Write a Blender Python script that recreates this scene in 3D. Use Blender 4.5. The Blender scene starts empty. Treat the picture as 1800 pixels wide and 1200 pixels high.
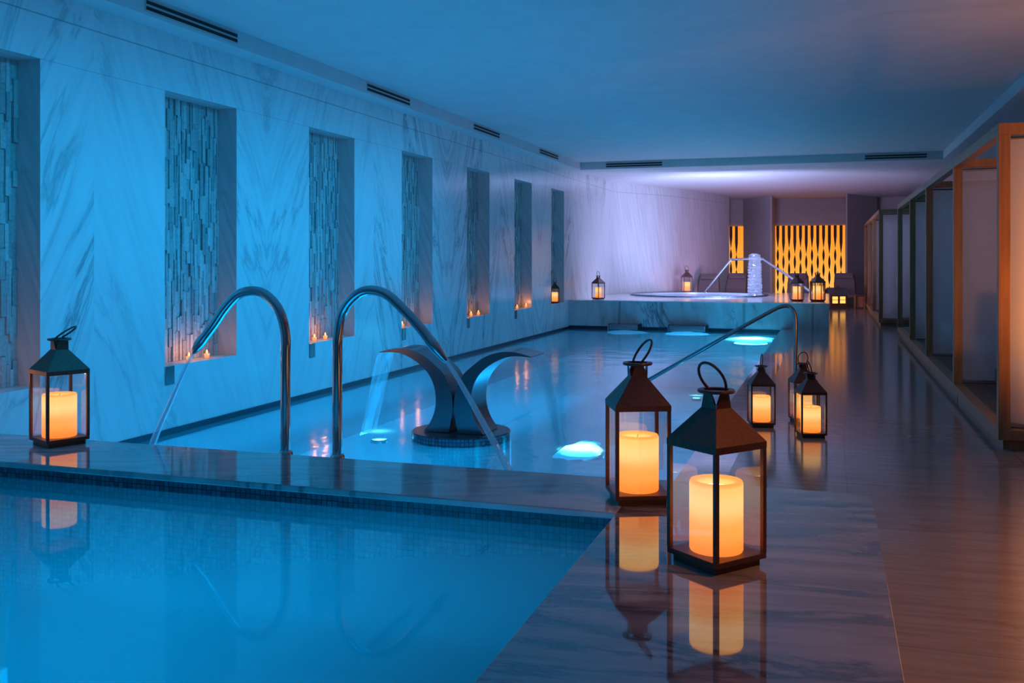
import bpy, bmesh, math, random
from mathutils import Vector, Matrix
random.seed(7)
SC = bpy.context.scene
COL = SC.collection
PI = math.pi
D = math.radians

# ------------------------------------------------------------------ helpers
def tag(o, label=None, cat=None, group=None, kind=None):
    if label: o['label'] = label
    if cat: o['category'] = cat
    if group: o['group'] = group
    if kind: o['kind'] = kind
    return o

def empty(name, loc=(0, 0, 0), rz=0.0):
    o = bpy.data.objects.new(name, None)
    o.empty_display_size = 0.1
    COL.objects.link(o)
    o.location = loc
    o.rotation_euler = (0, 0, rz)
    return o

def obj(name, bm, mat, parent=None, smooth=False, bevel=0.0, seg=2, angle=40):
    me = bpy.data.meshes.new(name)
    bmesh.ops.recalc_face_normals(bm, faces=bm.faces[:])
    bm.to_mesh(me); bm.free()
    me.materials.append(mat)
    if smooth:
        for p in me.polygons: p.use_smooth = True
        try: me.set_sharp_from_angle(angle=math.radians(angle))
        except Exception: pass
    o = bpy.data.objects.new(name, me)
    COL.objects.link(o)
    if parent: o.parent = parent
    if bevel:
        m = o.modifiers.new('bevel', 'BEVEL'); m.width = bevel; m.segments = seg
        m.limit_method = 'ANGLE'; m.angle_limit = math.radians(50)
    return o

def struct(name, bm, mat, parent=None, **k):
    o = obj(name, bm, mat, parent, **k)
    o['kind'] = 'structure'
    return o

def B(): return bmesh.new()

def box(bm, x0, x1, y0, y1, z0, z1):
    v = [bm.verts.new((x, y, z)) for z in (z0, z1) for y in (y0, y1) for x in (x0, x1)]
    for f in ((0, 1, 3, 2), (4, 6, 7, 5), (0, 4, 5, 1), (2, 3, 7, 6), (0, 2, 6, 4), (1, 5, 7, 3)):
        bm.faces.new([v[i] for i in f])
    return v

def quad(bm, a, b, c, d):
    return bm.faces.new([bm.verts.new(p) for p in (a, b, c, d)])

def prism(bm, poly, z0, z1):
    a = [bm.verts.new((x, y, z0)) for x, y in poly]
    b = [bm.verts.new((x, y, z1)) for x, y in poly]
    n = len(poly)
    bm.faces.new(a[::-1]); bm.faces.new(b)
    for i in range(n):
        bm.faces.new((a[i], a[(i + 1) % n], b[(i + 1) % n], b[i]))

def frustum(bm, n, r0, z0, r1, z1, rot=0.0, cap0=True, cap1=True):
    ps = []
    for r, z in ((r0, z0), (r1, z1)):
        ps.append([bm.verts.new((r * math.cos(rot + 2 * PI * i / n), r * math.sin(rot + 2 * PI * i / n), z)) for i in range(n)])
    for i in range(n):
        bm.faces.new((ps[0][i], ps[0][(i + 1) % n], ps[1][(i + 1) % n], ps[1][i]))
    if cap0: bm.faces.new(ps[0][::-1])
    if cap1: bm.faces.new(ps[1])

def lathe(bm, prof, seg=32, cx=0, cy=0, cap=True):
    rings = []
    for r, z in prof:
        if r < 1e-5: rings.append([bm.verts.new((cx, cy, z))])
        else: rings.append([bm.verts.new((cx + r * math.cos(2 * PI * i / seg), cy + r * math.sin(2 * PI * i / seg), z)) for i in range(seg)])
    for a, b in zip(rings, rings[1:]):
        for i in range(seg):
            j = (i + 1) % seg
            if len(a) == 1 and len(b) == 1: continue
            if len(a) == 1: bm.faces.new((a[0], b[i], b[j]))
            elif len(b) == 1: bm.faces.new((a[i], a[j], b[0]))
            else: bm.faces.new((a[i], a[j], b[j], b[i]))
    if cap:
        if len(rings[0]) > 2: bm.faces.new(rings[0][::-1])
        if len(rings[-1]) > 2: bm.faces.new(rings[-1])

def smooth_path(pts, n=6):
    P = [Vector(p) for p in pts]
    out = []
    for i in range(len(P) - 1):
        p0 = P[max(i - 1, 0)]; p1 = P[i]; p2 = P[i + 1]; p3 = P[min(i + 2, len(P) - 1)]
        for k in range(n):
            t = k / n
            out.append(0.5 * ((2 * p1) + (p2 - p0) * t + (2 * p0 - 5 * p1 + 4 * p2 - p3) * t * t + (3 * p1 - p0 - 3 * p2 + p3) * t ** 3))
    out.append(P[-1])
    return out

def tube(bm, pts, rad, seg=14, closed=False):
    P = [Vector(p) for p in pts]
    n = len(P)
    R = rad if isinstance(rad, (list, tuple)) else [rad] * n
    rings = []
    prev = None
    for i in range(n):
        if closed: t = P[(i + 1) % n] - P[i - 1]
        else: t = P[min(i + 1, n - 1)] - P[max(i - 1, 0)]
        t.normalize()
        if prev is None:
            a = t.orthogonal().normalized()
        else:
            a = (prev - t * prev.dot(t)).normalized()
        prev = a
        b = t.cross(a)
        rings.append([bm.verts.new(P[i] + (a * math.cos(2 * PI * k / seg) + b * math.sin(2 * PI * k / seg)) * R[i]) for k in range(seg)])
    m = n if closed else n - 1
    for i in range(m):
        A = rings[i]; C = rings[(i + 1) % n]
        off = 0
        if closed and i == n - 1:
            off = min(range(seg), key=lambda s: (A[0].co - C[s].co).length)
        for k in range(seg):
            bm.faces.new((A[k], A[(k + 1) % seg], C[(k + 1 + off) % seg], C[(k + off) % seg]))
    if not closed:
        bm.faces.new(rings[0][::-1]); bm.faces.new(rings[-1])

def xf(bm, M):
    bmesh.ops.transform(bm, matrix=M, verts=bm.verts[:])
    return bm

# ------------------------------------------------------------------ materials
def newmat(name):
    m = bpy.data.materials.new(name); m.use_nodes = True
    nt = m.node_tree; nt.nodes.clear()
    out = nt.nodes.new('ShaderNodeOutputMaterial')
    return m, nt, out

def N(nt, t, **k):
    n = nt.nodes.new(t)
    for a, v in k.items(): setattr(n, a, v)
    return n

def principled(nt, out, col=None, rough=0.5, metal=0.0, spec=0.5):
    p = N(nt, 'ShaderNodeBsdfPrincipled')
    if col: p.inputs['Base Color'].default_value = (*col, 1)
    p.inputs['Roughness'].default_value = rough
    p.inputs['Metallic'].default_value = metal
    p.inputs['Specular IOR Level'].default_value = spec
    nt.links.new(p.outputs[0], out.inputs[0])
    return p

def ramp(nt, stops, interp='LINEAR'):
    r = N(nt, 'ShaderNodeValToRGB')
    r.color_ramp.interpolation = interp
    e = r.color_ramp.elements
    while len(e) > 1: e.remove(e[-1])
    for i, (p, c) in enumerate(stops):
        q = e[0] if i == 0 else e.new(p)
        q.position = p
        q.color = (*c, 1) if len(c) == 3 else c
    return r

def math_n(nt, op, a, b=None):
    n = N(nt, 'ShaderNodeMath', operation=op)
    for i, v in enumerate((a, b)):
        if v is None: continue
        if isinstance(v, (int, float)): n.inputs[i].default_value = v
        else: nt.links.new(v, n.inputs[i])
    return n.outputs[0]

def mixcol(nt, fac, a, b, blend='MIX'):
    n = N(nt, 'ShaderNodeMix', data_type='RGBA', blend_type=blend)
    for s, v in ((0, fac), (6, a), (7, b)):
        if isinstance(v, (int, float)): n.inputs[s].default_value = v
        elif isinstance(v, tuple): n.inputs[s].default_value = (*v, 1)
        else: nt.links.new(v, n.inputs[s])
    return n.outputs[2]

def plain(name, col, rough=0.5, metal=0.0, spec=0.5, noise=0.0, nscale=30):
    m, nt, out = newmat(name)
    p = principled(nt, out, col, rough, metal, spec)
    if noise:
        t = N(nt, 'ShaderNodeTexCoord'); n = N(nt, 'ShaderNodeTexNoise')
        n.inputs['Scale'].default_value = nscale; n.inputs['Detail'].default_value = 4
        nt.links.new(t.outputs['Object'], n.inputs['Vector'])
        lo = tuple(c * (1 - noise) for c in col); hi = tuple(min(1, c * (1 + noise)) for c in col)
        r = ramp(nt, [(0.3, lo), (0.7, hi)])
        nt.links.new(n.outputs[0], r.inputs[0])
        nt.links.new(r.outputs[0], p.inputs['Base Color'])
    return m

def marble(name, base, vein, axes, angle, mirror=None, along=0.55, across=5.0, rough=0.15, width=0.05, amount=0.8, seams=None, spec=0.5, cloud=0.15, mask=(0.46, 0.66), wob=0):
    """streaky polished marble; axes = which two object axes span the slab; mirror = book-match width along the first axis"""
    m, nt, out = newmat(name)
    p = principled(nt, out, base, rough, 0, spec)
    t = N(nt, 'ShaderNodeTexCoord')
    s = N(nt, 'ShaderNodeSeparateXYZ'); nt.links.new(t.outputs['Object'], s.inputs[0])
    u = s.outputs['XYZ'.index(axes[0])]; v = s.outputs['XYZ'.index(axes[1])]
    u0 = u
    if mirror:
        a = math_n(nt, 'ADD', u, 40 * mirror[0] - mirror[1])
        u = math_n(nt, 'PINGPONG', a, mirror[0])
        blk = math_n(nt, 'FLOOR', math_n(nt, 'DIVIDE', a, 2 * mirror[0]))
        blk = math_n(nt, 'MULTIPLY', blk, 3.37)
    c = N(nt, 'ShaderNodeCombineXYZ')
    nt.links.new(u, c.inputs[0]); nt.links.new(v, c.inputs[1])
    if mirror: nt.links.new(blk, c.inputs[2])
    # rotate so that x runs across the veins
    mp0 = N(nt, 'ShaderNodeMapping'); mp0.inputs['Rotation'].default_value = (0, 0, angle)
    nt.links.new(c.outputs[0], mp0.inputs[0])
    mp = N(nt, 'ShaderNodeMapping'); mp.inputs['Scale'].default_value = (across, along, 1)
    nt.links.new(mp0.outputs[0], mp.inputs[0])
    n1 = N(nt, 'ShaderNodeTexNoise'); n1.inputs['Scale'].default_value = 1.0; n1.inputs['Detail'].default_value = 7
    n1.inputs['Roughness'].default_value = 0.62; n1.inputs['Distortion'].default_value = 0.7
    nt.links.new(mp.outputs[0], n1.inputs[0])
    d = math_n(nt, 'ABSOLUTE', math_n(nt, 'SUBTRACT', n1.outputs[0], 0.5))
    r1 = ramp(nt, [(0.0, (1, 1, 1)), (width, (0.25, 0.25, 0.25)), (width * 3, (0, 0, 0))])
    nt.links.new(d, r1.inputs[0])
    n2 = N(nt, 'ShaderNodeTexNoise'); n2.inputs['Scale'].default_value = 0.45; n2.inputs['Detail'].default_value = 3
    nt.links.new(mp.outputs[0], n2.inputs[0])
    r2 = ramp(nt, [(mask[0], (0.0, 0.0, 0.0)), (mask[1], (1, 1, 1))])
    nt.links.new(n2.outputs[0], r2.inputs[0])
    f = math_n(nt, 'MULTIPLY', r1.outputs[0], r2.outputs[0])
    f = math_n(nt, 'MULTIPLY', f, amount)
    # finer second streak layer
    mp3 = N(nt, 'ShaderNodeMapping'); mp3.inputs['Scale'].default_value = (across * 4.5, along * 2.2, 1)
    nt.links.new(mp0.outputs[0], mp3.inputs[0])
    n3 = N(nt, 'ShaderNodeTexNoise'); n3.inputs['Scale'].default_value = 1; n3.inputs['Detail'].default_value = 5
    nt.links.new(mp3.outputs[0], n3.inputs[0])
    r3 = ramp(nt, [(0.35, tuple(x * (1 - cloud) for x in base)), (0.6, base)])
    nt.links.new(n3.outputs[0], r3.inputs[0])
    col = mixcol(nt, f, r3.outputs[0], vein)
    if seams:
        for ax, pos, w in seams:
            src = {'u': u0, 'v': v}[ax]
            if wob: src = math_n(nt, 'ADD', src, math_n(nt, 'MULTIPLY', math_n(nt, 'SUBTRACT', n2.outputs[0], .5), wob))
            if isinstance(pos, tuple):
                q = math_n(nt, 'PINGPONG', math_n(nt, 'ADD', src, 60 * pos[0] - pos[1]), pos[0] / 2)
            else:
                q = math_n(nt, 'ABSOLUTE', math_n(nt, 'SUBTRACT', src, pos))
            g = math_n(nt, 'MULTIPLY', math_n(nt, 'LESS_THAN', q, w), 0.55)
            col = mixcol(nt, g, col, tuple(x * 0.25 for x in base))
    nt.links.new(col, p.inputs['Base Color'])
    return m

def mosaic(name, c1, c2, grout, size, rough=0.2):
    m, nt, out = newmat(name)
    p = principled(nt, out, c1, rough)
    t = N(nt, 'ShaderNodeTexCoord'); s = N(nt, 'ShaderNodeSeparateXYZ'); nt.links.new(t.outputs['Object'], s.inputs[0])
    def cell(v):
        d = math_n(nt, 'DIVIDE', v, size)
        fr = math_n(nt, 'FRACT', d)
        g = math_n(nt, 'ABSOLUTE', math_n(nt, 'SUBTRACT', fr, 0.5))
        return math_n(nt, 'FLOOR', d), math_n(nt, 'GREATER_THAN', g, 0.43)
    geo = N(nt, 'ShaderNodeNewGeometry')
    ns = N(nt, 'ShaderNodeSeparateXYZ'); nt.links.new(geo.outputs['Normal'], ns.inputs[0])
    fl, gr = [], []
    for i in range(3):
        a, b = cell(math_n(nt, 'ADD', s.outputs[i], 0.0071))
        k = math_n(nt, 'LESS_THAN', math_n(nt, 'ABSOLUTE', ns.outputs[i]), 0.6)
        fl.append(a); gr.append(math_n(nt, 'MULTIPLY', b, k))
    c = N(nt, 'ShaderNodeCombineXYZ')
    for i in range(3): nt.links.new(fl[i], c.inputs[i])
    w = N(nt, 'ShaderNodeTexWhiteNoise'); nt.links.new(c.outputs[0], w.inputs[0])
    r = ramp(nt, [(0, c1), (1, c2)]); nt.links.new(w.outputs[0], r.inputs[0])
    g = math_n(nt, 'MAXIMUM', math_n(nt, 'MAXIMUM', gr[0], gr[1]), gr[2])
    nt.links.new(mixcol(nt, g, r.outputs[0], grout), p.inputs['Base Color'])
    return m

def two_sided_fresnel(nt, ior):
    fr = N(nt, 'ShaderNodeFresnel'); g = N(nt, 'ShaderNodeNewGeometry')
    nt.links.new(math_n(nt, 'POWER', ior, math_n(nt, 'SUBTRACT', 1.0, math_n(nt, 'MULTIPLY', g.outputs['Backfacing'], 2.0))), fr.inputs[0])
    return fr

def thin_glass(name, tint=(1, 1, 1), refl=0.09, rough=0.0):
    m, nt, out = newmat(name)
    tr = N(nt, 'ShaderNodeBsdfTransparent'); tr.inputs[0].default_value = (*tint, 1)
    gl = N(nt, 'ShaderNodeBsdfGlossy'); gl.inputs['Roughness'].default_value = rough
    fr = two_sided_fresnel(nt, 1.5)
    f = math_n(nt, 'MAXIMUM', fr.outputs[0], refl)
    mx = N(nt, 'ShaderNodeMixShader')
    nt.links.new(f, mx.inputs[0]); nt.links.new(tr.outputs[0], mx.inputs[1]); nt.links.new(gl.outputs[0], mx.inputs[2])
    nt.links.new(mx.outputs[0], out.inputs[0])
    return m

def water(name, tint, bump, scale, rough=0.02, stretch=(1, 1, 1), milk=0.0):
    m, nt, out = newmat(name)
    tr = N(nt, 'ShaderNodeBsdfTransparent'); tr.inputs[0].default_value = (*tint, 1)
    gl = N(nt, 'ShaderNodeBsdfGlossy'); gl.inputs['Roughness'].default_value = rough
    fr = two_sided_fresnel(nt, 1.33)
    t = N(nt, 'ShaderNodeTexCoord'); mp = N(nt, 'ShaderNodeMapping'); mp.inputs['Scale'].default_value = stretch
    nt.links.new(t.outputs['Object'], mp.inputs[0])
    n = N(nt, 'ShaderNodeTexNoise'); n.inputs['Scale'].default_value = scale; n.inputs['Detail'].default_value = 3
    nt.links.new(mp.outputs[0], n.inputs[0])
    b = N(nt, 'ShaderNodeBump'); b.inputs['Strength'].default_value = bump; b.inputs['Distance'].default_value = 0.05
    nt.links.new(n.outputs[0], b.inputs['Height'])
    nt.links.new(b.outputs[0], gl.inputs['Normal']); nt.links.new(b.outputs[0], fr.inputs['Normal'])
    under = tr.outputs[0]
    if milk:
        df = N(nt, 'ShaderNodeBsdfTranslucent'); df.inputs[0].default_value = (0.8, 0.9, 1, 1)
        m2 = N(nt, 'ShaderNodeMixShader'); m2.inputs[0].default_value = milk
        nt.links.new(tr.outputs[0], m2.inputs[1]); nt.links.new(df.outputs[0], m2.inputs[2])
        under = m2.outputs[0]
    mx = N(nt, 'ShaderNodeMixShader')
    nt.links.new(fr.outputs[0], mx.inputs[0]); nt.links.new(under, mx.inputs[1]); nt.links.new(gl.outputs[0], mx.inputs[2])
    nt.links.new(mx.outputs[0], out.inputs[0])
    return m

def emit(name, col, s):
    m, nt, out = newmat(name)
    e = N(nt, 'ShaderNodeEmission'); e.inputs[0].default_value = (*col, 1); e.inputs[1].default_value = s
    nt.links.new(e.outputs[0], out.inputs[0])
    return m

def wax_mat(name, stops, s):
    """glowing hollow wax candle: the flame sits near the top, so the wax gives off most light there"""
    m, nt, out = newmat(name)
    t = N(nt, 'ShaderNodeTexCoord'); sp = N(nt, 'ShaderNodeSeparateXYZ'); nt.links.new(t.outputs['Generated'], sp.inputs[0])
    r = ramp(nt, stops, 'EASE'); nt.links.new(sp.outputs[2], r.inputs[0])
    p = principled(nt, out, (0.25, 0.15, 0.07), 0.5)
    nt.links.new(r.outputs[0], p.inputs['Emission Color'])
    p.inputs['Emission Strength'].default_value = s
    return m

def cloth_mat(name, col, transp):
    m, nt, out = newmat(name)
    d = N(nt, 'ShaderNodeBsdfDiffuse'); d.inputs[0].default_value = (*col, 1)
    tl = N(nt, 'ShaderNodeBsdfTranslucent'); tl.inputs[0].default_value = (*col, 1)
    m1 = N(nt, 'ShaderNodeMixShader'); m1.inputs[0].default_value = 0.45
    nt.links.new(d.outputs[0], m1.inputs[1]); nt.links.new(tl.outputs[0], m1.inputs[2])
    tr = N(nt, 'ShaderNodeBsdfTransparent')
    m2 = N(nt, 'ShaderNodeMixShader'); m2.inputs[0].default_value = transp
    nt.links.new(m1.outputs[0], m2.inputs[1]); nt.links.new(tr.outputs[0], m2.inputs[2])
    nt.links.new(m2.outputs[0], out.inputs[0])
    return m

def wood_mat(name, col, rough=0.45):
    m, nt, out = newmat(name)
    p = principled(nt, out, col, rough)
    t = N(nt, 'ShaderNodeTexCoord'); mp = N(nt, 'ShaderNodeMapping'); mp.inputs['Scale'].default_value = (25, 25, 2)
    nt.links.new(t.outputs['Object'], mp.inputs[0])
    n = N(nt, 'ShaderNodeTexNoise'); n.inputs['Scale'].default_value = 1; n.inputs['Detail'].default_value = 5
    nt.links.new(mp.outputs[0], n.inputs[0])
    r = ramp(nt, [(0.3, tuple(c * 0.7 for c in col)), (0.7, tuple(min(1, c * 1.2) for c in col))])
    nt.links.new(n.outputs[0], r.inputs[0]); nt.links.new(r.outputs[0], p.inputs['Base Color'])
    return m

def stone_strip_mat(name):
    m, nt, out = newmat(name)
    p = principled(nt, out, (0.6, 0.6, 0.6), 0.6)
    a = N(nt, 'ShaderNodeAttribute'); a.attribute_name = 'tone'
    r = ramp(nt, [(0, (0.30, 0.30, 0.30)), (1, (0.56, 0.55, 0.53))])
    nt.links.new(a.outputs['Fac'], r.inputs[0])
    t = N(nt, 'ShaderNodeTexCoord'); n = N(nt, 'ShaderNodeTexNoise'); n.inputs['Scale'].default_value = 40; n.inputs['Detail'].default_value = 5
    nt.links.new(t.outputs['Object'], n.inputs[0])
    r2 = ramp(nt, [(0.3, (0.75, 0.75, 0.75)), (0.6, (1, 1, 1))]); nt.links.new(n.outputs[0], r2.inputs[0])
    nt.links.new(mixcol(nt, 1.0, r.outputs[0], r2.outputs[0], 'MULTIPLY'), p.inputs['Base Color'])
    return m

M = {}
M['wall'] = marble('marble_wall', (0.72, 0.72, 0.72), (0.22, 0.24, 0.27), 'YZ', math.radians(-24), mirror=(2.475, 1.30), along=0.45, across=2.6, rough=0.16, width=0.022, amount=0.85, mask=(0.42, 0.64),
                   seams=[('v', 3.26, 0.006), ('v', 2.93, 0.002)], spec=0.45, cloud=0.08)
M['wall_bend'] = marble('marble_bend', (0.74, 0.74, 0.74), (0.42, 0.42, 0.45), 'YZ', math.radians(-12), along=0.4, across=3, rough=0.42, width=0.02, amount=0.55, seams=[('v', 3.26, 0.005)], cloud=0.14)
M['reveal'] = marble('marble_reveal', (0.60, 0.60, 0.60), (0.22, 0.24, 0.27), 'XZ', math.radians(-20), along=0.6, across=4, rough=0.25, width=0.03, amount=0.6, cloud=0.15)
M['slab'] = marble('marble_slab', (0.30, 0.26, 0.28), (0.05, 0.05, 0.075), 'YX', math.radians(6), along=0.55, across=2.6, rough=0.05, width=0.035, amount=1.0, cloud=0.30, mask=(0.36, 0.56))
M['coping'] = marble('marble_coping', (0.42, 0.41, 0.43), (0.06, 0.06, 0.08), 'YX', math.radians(18), along=0.7, across=3.0, rough=0.07, width=0.03, amount=0.9, cloud=0.22, mask=(0.38, 0.58))
M['floor'] = marble('marble_floor', (0.27, 0.24, 0.23), (0.10, 0.08, 0.075), 'YX', math.radians(3), along=0.7, across=4.5, rough=0.14, width=0.02, amount=0.45,
                    seams=[('u', (1.2, 0.3), 0.003), ('v', (1.2, 0.1), 0.003)], cloud=0.2)
M['jacuzzi'] = marble('marble_tub', (0.62, 0.63, 0.65), (0.10, 0.11, 0.14), 'XZ', math.radians(-10), along=0.7, across=1.5, rough=0.12, width=0.02, amount=0.9, seams=[('u', -4.40, 0.03), ('u', -3.45, 0.035), ('u', -1.71, 0.03), ('u', -.35, .02)], wob=.22, cloud=0.15)
M['deck'] = marble('marble_deck', (0.72, 0.72, 0.74), (0.4, 0.4, 0.44), 'YX', 0.2, along=0.8, across=2.2, rough=0.12, amount=0.5, width=0.02, cloud=0.1)
M['stone'] = stone_strip_mat('split_stone')
M['plaster'] = plain('ceiling_plaster', (0.62, 0.62, 0.62), 0.8, noise=0.04, nscale=3)
M['plaster_wall'] = plain('wall_plaster', (0.5, 0.47, 0.47), 0.7, noise=0.05, nscale=4)
M['tile_dark'] = mosaic('mosaic_navy', (0.035, 0.055, 0.085), (0.09, 0.13, 0.18), (0.006, 0.008, 0.012), 0.031)
M['waterline'] = plain('navy_waterline', (0.010, 0.016, 0.040), 0.3, noise=.2, nscale=40)
M['tile_wall'] = mosaic('mosaic_mid', (0.10, 0.14, 0.17), (0.16, 0.22, 0.26), (0.02, 0.03, 0.04), 0.031)
M['tile_pool'] = mosaic('mosaic_pale', (0.50, 0.56, 0.60), (0.54, 0.60, 0.64), (0.47, 0.53, 0.57), 0.06)
M['water_main'] = water('water_main', (0.72, 0.92, 1.0), 0.22, 2.0, 0.13, (1, 1, 1), 0.24)
M['water_front'] = water('water_front', (0.80, 0.95, 1.0), 0.02, 1.6, 0.02, milk=0.3)
M['water_tub'] = water('water_tub', (0.85, 0.9, 1.0), 0.5, 6, 0.1, milk=0.3)
M['chrome'] = plain('polished_steel', (0.55, 0.56, 0.58), 0.09, 1.0)
M['steel'] = plain('brushed_steel', (0.30, 0.31, 0.33), 0.22, 1.0)
M['bronze'] = plain('dark_bronze', (0.12, 0.050, 0.036), 0.40, 0.45, noise=0.2, nscale=60)
M['glass'] = thin_glass('lantern_glass', (0.97, 0.97, 0.97), 0.17)
M['cup'] = thin_glass('cup_glass', (1, 0.9, 0.8), 0.08)
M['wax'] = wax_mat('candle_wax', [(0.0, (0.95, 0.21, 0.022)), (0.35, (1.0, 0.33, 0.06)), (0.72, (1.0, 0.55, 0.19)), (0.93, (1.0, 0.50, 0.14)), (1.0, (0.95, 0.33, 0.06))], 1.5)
M['flame'] = emit('candle_flame', (1.0, 0.62, 0.24), 7.0)
M['tea'] = emit('tealight_glow', (1.0, 0.45, 0.16), 4.0)
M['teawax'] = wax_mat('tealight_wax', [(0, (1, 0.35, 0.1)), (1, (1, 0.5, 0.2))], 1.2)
M['wood'] = wood_mat('cabana_wood', (0.36, 0.17, 0.07))
M['wood_dark'] = wood_mat('dark_wood', (0.10, 0.055, 0.035))
M['curtain'] = cloth_mat('sheer_curtain', (0.75, 0.75, 0.76), 0.22)
M['cushion'] = plain('cushion_fabric', (0.55, 0.52, 0.5), 0.85, noise=0.08)
M['lounger'] = plain('lounger_fabric', (0.22, 0.17, 0.17), 0.8, noise=0.08)
M['black'] = plain('vent_black', (0.004, 0.004, 0.005), 0.6)
M['vent'] = plain('vent_frame', (0.5, 0.5, 0.5), 0.5)
M['panel_glow'] = emit('screen_glow', (1.0, 0.30, 0.015), 1.2)
def lit_from_below(m, stops):
    nt = m.node_tree; e = [n for n in nt.nodes if n.type == 'EMISSION'][0]
    t = N(nt, 'ShaderNodeTexCoord'); sp = N(nt, 'ShaderNodeSeparateXYZ'); nt.links.new(t.outputs['Generated'], sp.inputs[0])
    r = ramp(nt, stops); nt.links.new(sp.outputs[2], r.inputs[0]); nt.links.new(r.outputs[0], e.inputs[0])
lit_from_below(M['panel_glow'], [(0, (1, .50, .12)), (.5, (1, .36, .045)), (1, (.95, .27, .02))])
M['slat'] = plain('screen_slat', (0.06, 0.025, 0.012), 0.6)
M['lamp_white'] = emit('pool_lamp_lens', (0.12, 0.78, 1.0), 22)
M['lamp_lav'] = emit('tub_lamp_lens', (0.62, 0.55, 1.0), 4.0)
M['foam'] = plain('water_foam', (0.85, 0.9, 0.95), 0.5)
M['house_glow'] = emit('house_window_glow', (1.0, 0.45, 0.1), 1.8)
def sheet_mat(name, transp, gloss, white):
    m, nt, out = newmat(name)
    tr = N(nt, 'ShaderNodeBsdfTransparent'); tr.inputs[0].default_value = (0.9, 0.97, 1, 1)
    gl = N(nt, 'ShaderNodeBsdfGlossy'); gl.inputs[1].default_value = 0.12
    df = N(nt, 'ShaderNodeBsdfTranslucent'); df.inputs[0].default_value = (0.9, 0.95, 1, 1)
    t = N(nt, 'ShaderNodeTexCoord'); mp = N(nt, 'ShaderNodeMapping'); mp.inputs['Scale'].default_value = (30, 30, 2)
    nt.links.new(t.outputs['Object'], mp.inputs[0]); n = N(nt, 'ShaderNodeTexNoise'); n.inputs['Scale'].default_value = 1
    nt.links.new(mp.outputs[0], n.inputs[0])
    b = N(nt, 'ShaderNodeBump'); b.inputs[0].default_value = 0.4; b.inputs['Distance'].default_value = 0.02
    nt.links.new(n.outputs[0], b.inputs['Height']); nt.links.new(b.outputs[0], gl.inputs['Normal'])
    a = N(nt, 'ShaderNodeMixShader'); a.inputs[0].default_value = gloss / max(1e-3, gloss + white)
    nt.links.new(df.outputs[0], a.inputs[1]); nt.links.new(gl.outputs[0], a.inputs[2])
    c = N(nt, 'ShaderNodeMixShader'); c.inputs[0].default_value = transp
    nt.links.new(a.outputs[0], c.inputs[1]); nt.links.new(tr.outputs[0], c.inputs[2])
    nt.links.new(c.outputs[0], out.inputs[0])
    return m
M['sheet'] = sheet_mat('falling_water', 0.58, 0.25, 0.22)
M['jet'] = sheet_mat('water_jet', 0.55, 0.25, 0.25)
M['froth'] = sheet_mat('frothing_water', 0.12, 0.15, 0.8)

for k in ('slab', 'coping'):
    p = [n for n in M[k].node_tree.nodes if n.type == 'BSDF_PRINCIPLED'][0]
    p.inputs['Specular IOR Level'].default_value = .8; p.inputs['Coat Weight'].default_value = .6 if k == 'slab' else .15; p.inputs['Coat Roughness'].default_value = .03; p.inputs['Coat IOR'].default_value = 1.6

# ------------------------------------------------------------------ layout constants (metres)
XW = -5.55          # left marble wall
XR = 3.6            # right wall
YB = 34.3           # wall at the far end
YJ = 20.9           # front of the raised whirlpool
XP = -0.95          # right edge of the main pool
ZC = 0.25           # raised coping and slab
ZWM = -0.10         # main pool water
ZWF = 0.15          # front pool water
ZS = 0.505          # niche sills
ZN = 2.93           # niche heads
NICHES = [(4.62, 5.70), (7.11, 8.19), (9.58, 10.67), (12.05, 13.12), (14.53, 15.62), (17.00, 18.09), (19.47, 20.5)]
DN = 0.23           # niche depth
ZT = 3.60           # tray ceiling
ZB = 3.44           # bulkheads

# ------------------------------------------------------------------ room shell
bm = B()
ys = [-1.5]
for a, b in NICHES: ys += [a, b]
ys.append(25.2)
for i in range(len(ys) - 1):
    y0, y1 = ys[i], ys[i + 1]
    if i % 2 == 0:
        quad(bm, (XW, y0, -1.4), (XW, y1, -1.4), (XW, y1, ZB + .1), (XW, y0, ZB + .1))
    else:
        quad(bm, (XW, y0, -1.4), (XW, y1, -1.4), (XW, y1, ZS), (XW, y0, ZS))
        quad(bm, (XW, y0, ZN), (XW, y1, ZN), (XW, y1, ZB + .1), (XW, y0, ZB + .1))
bmesh.ops.remove_doubles(bm, verts=bm.verts[:], dist=1e-4)
wall = struct('wall_left', bm, M['wall'])

for a, b in NICHES:
    bm = B(); XD = XW - DN
    quad(bm, (XW, a, ZS), (XW, b, ZS), (XD, b, ZS), (XD, a, ZS))
    quad(bm, (XW, a, ZN), (XD, a, ZN), (XD, b, ZN), (XW, b, ZN))
    quad(bm, (XW, a, ZS), (XD, a, ZS), (XD, a, ZN), (XW, a, ZN))
    quad(bm, (XW, b, ZS), (XW, b, ZN), (XD, b, ZN), (XD, b, ZS))
    quad(bm, (XD, a, ZS), (XD, b, ZS), (XD, b, ZN), (XD, a, ZN))
    struct('niche_reveal', bm, M['reveal'], wall)
    bm = B()
    lay = None
    tones = []
    y = a
    while y < b - 1e-3:
        w = random.uniform(0.028, 0.05)
        if y + w > b - 0.02: w = b - y
        z = ZS
        while z < ZN - 1e-3:
            h = random.uniform(0.10, 0.32)
            if z + h > ZN - 0.06: h = ZN - z
            d = random.uniform(0.004, 0.03)
            box(bm, XD, XD + d, y + .0012, y + w - .0012, z + .0012, z + h - .0012)
            tones += [random.random()] * 8
            z += h
        y += w
    o = struct('stone_cladding', bm, M['stone'], wall)
    at = o.data.attributes.new('tone', 'FLOAT', 'POINT')
    at.data.foreach_set('value', tones)

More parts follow.
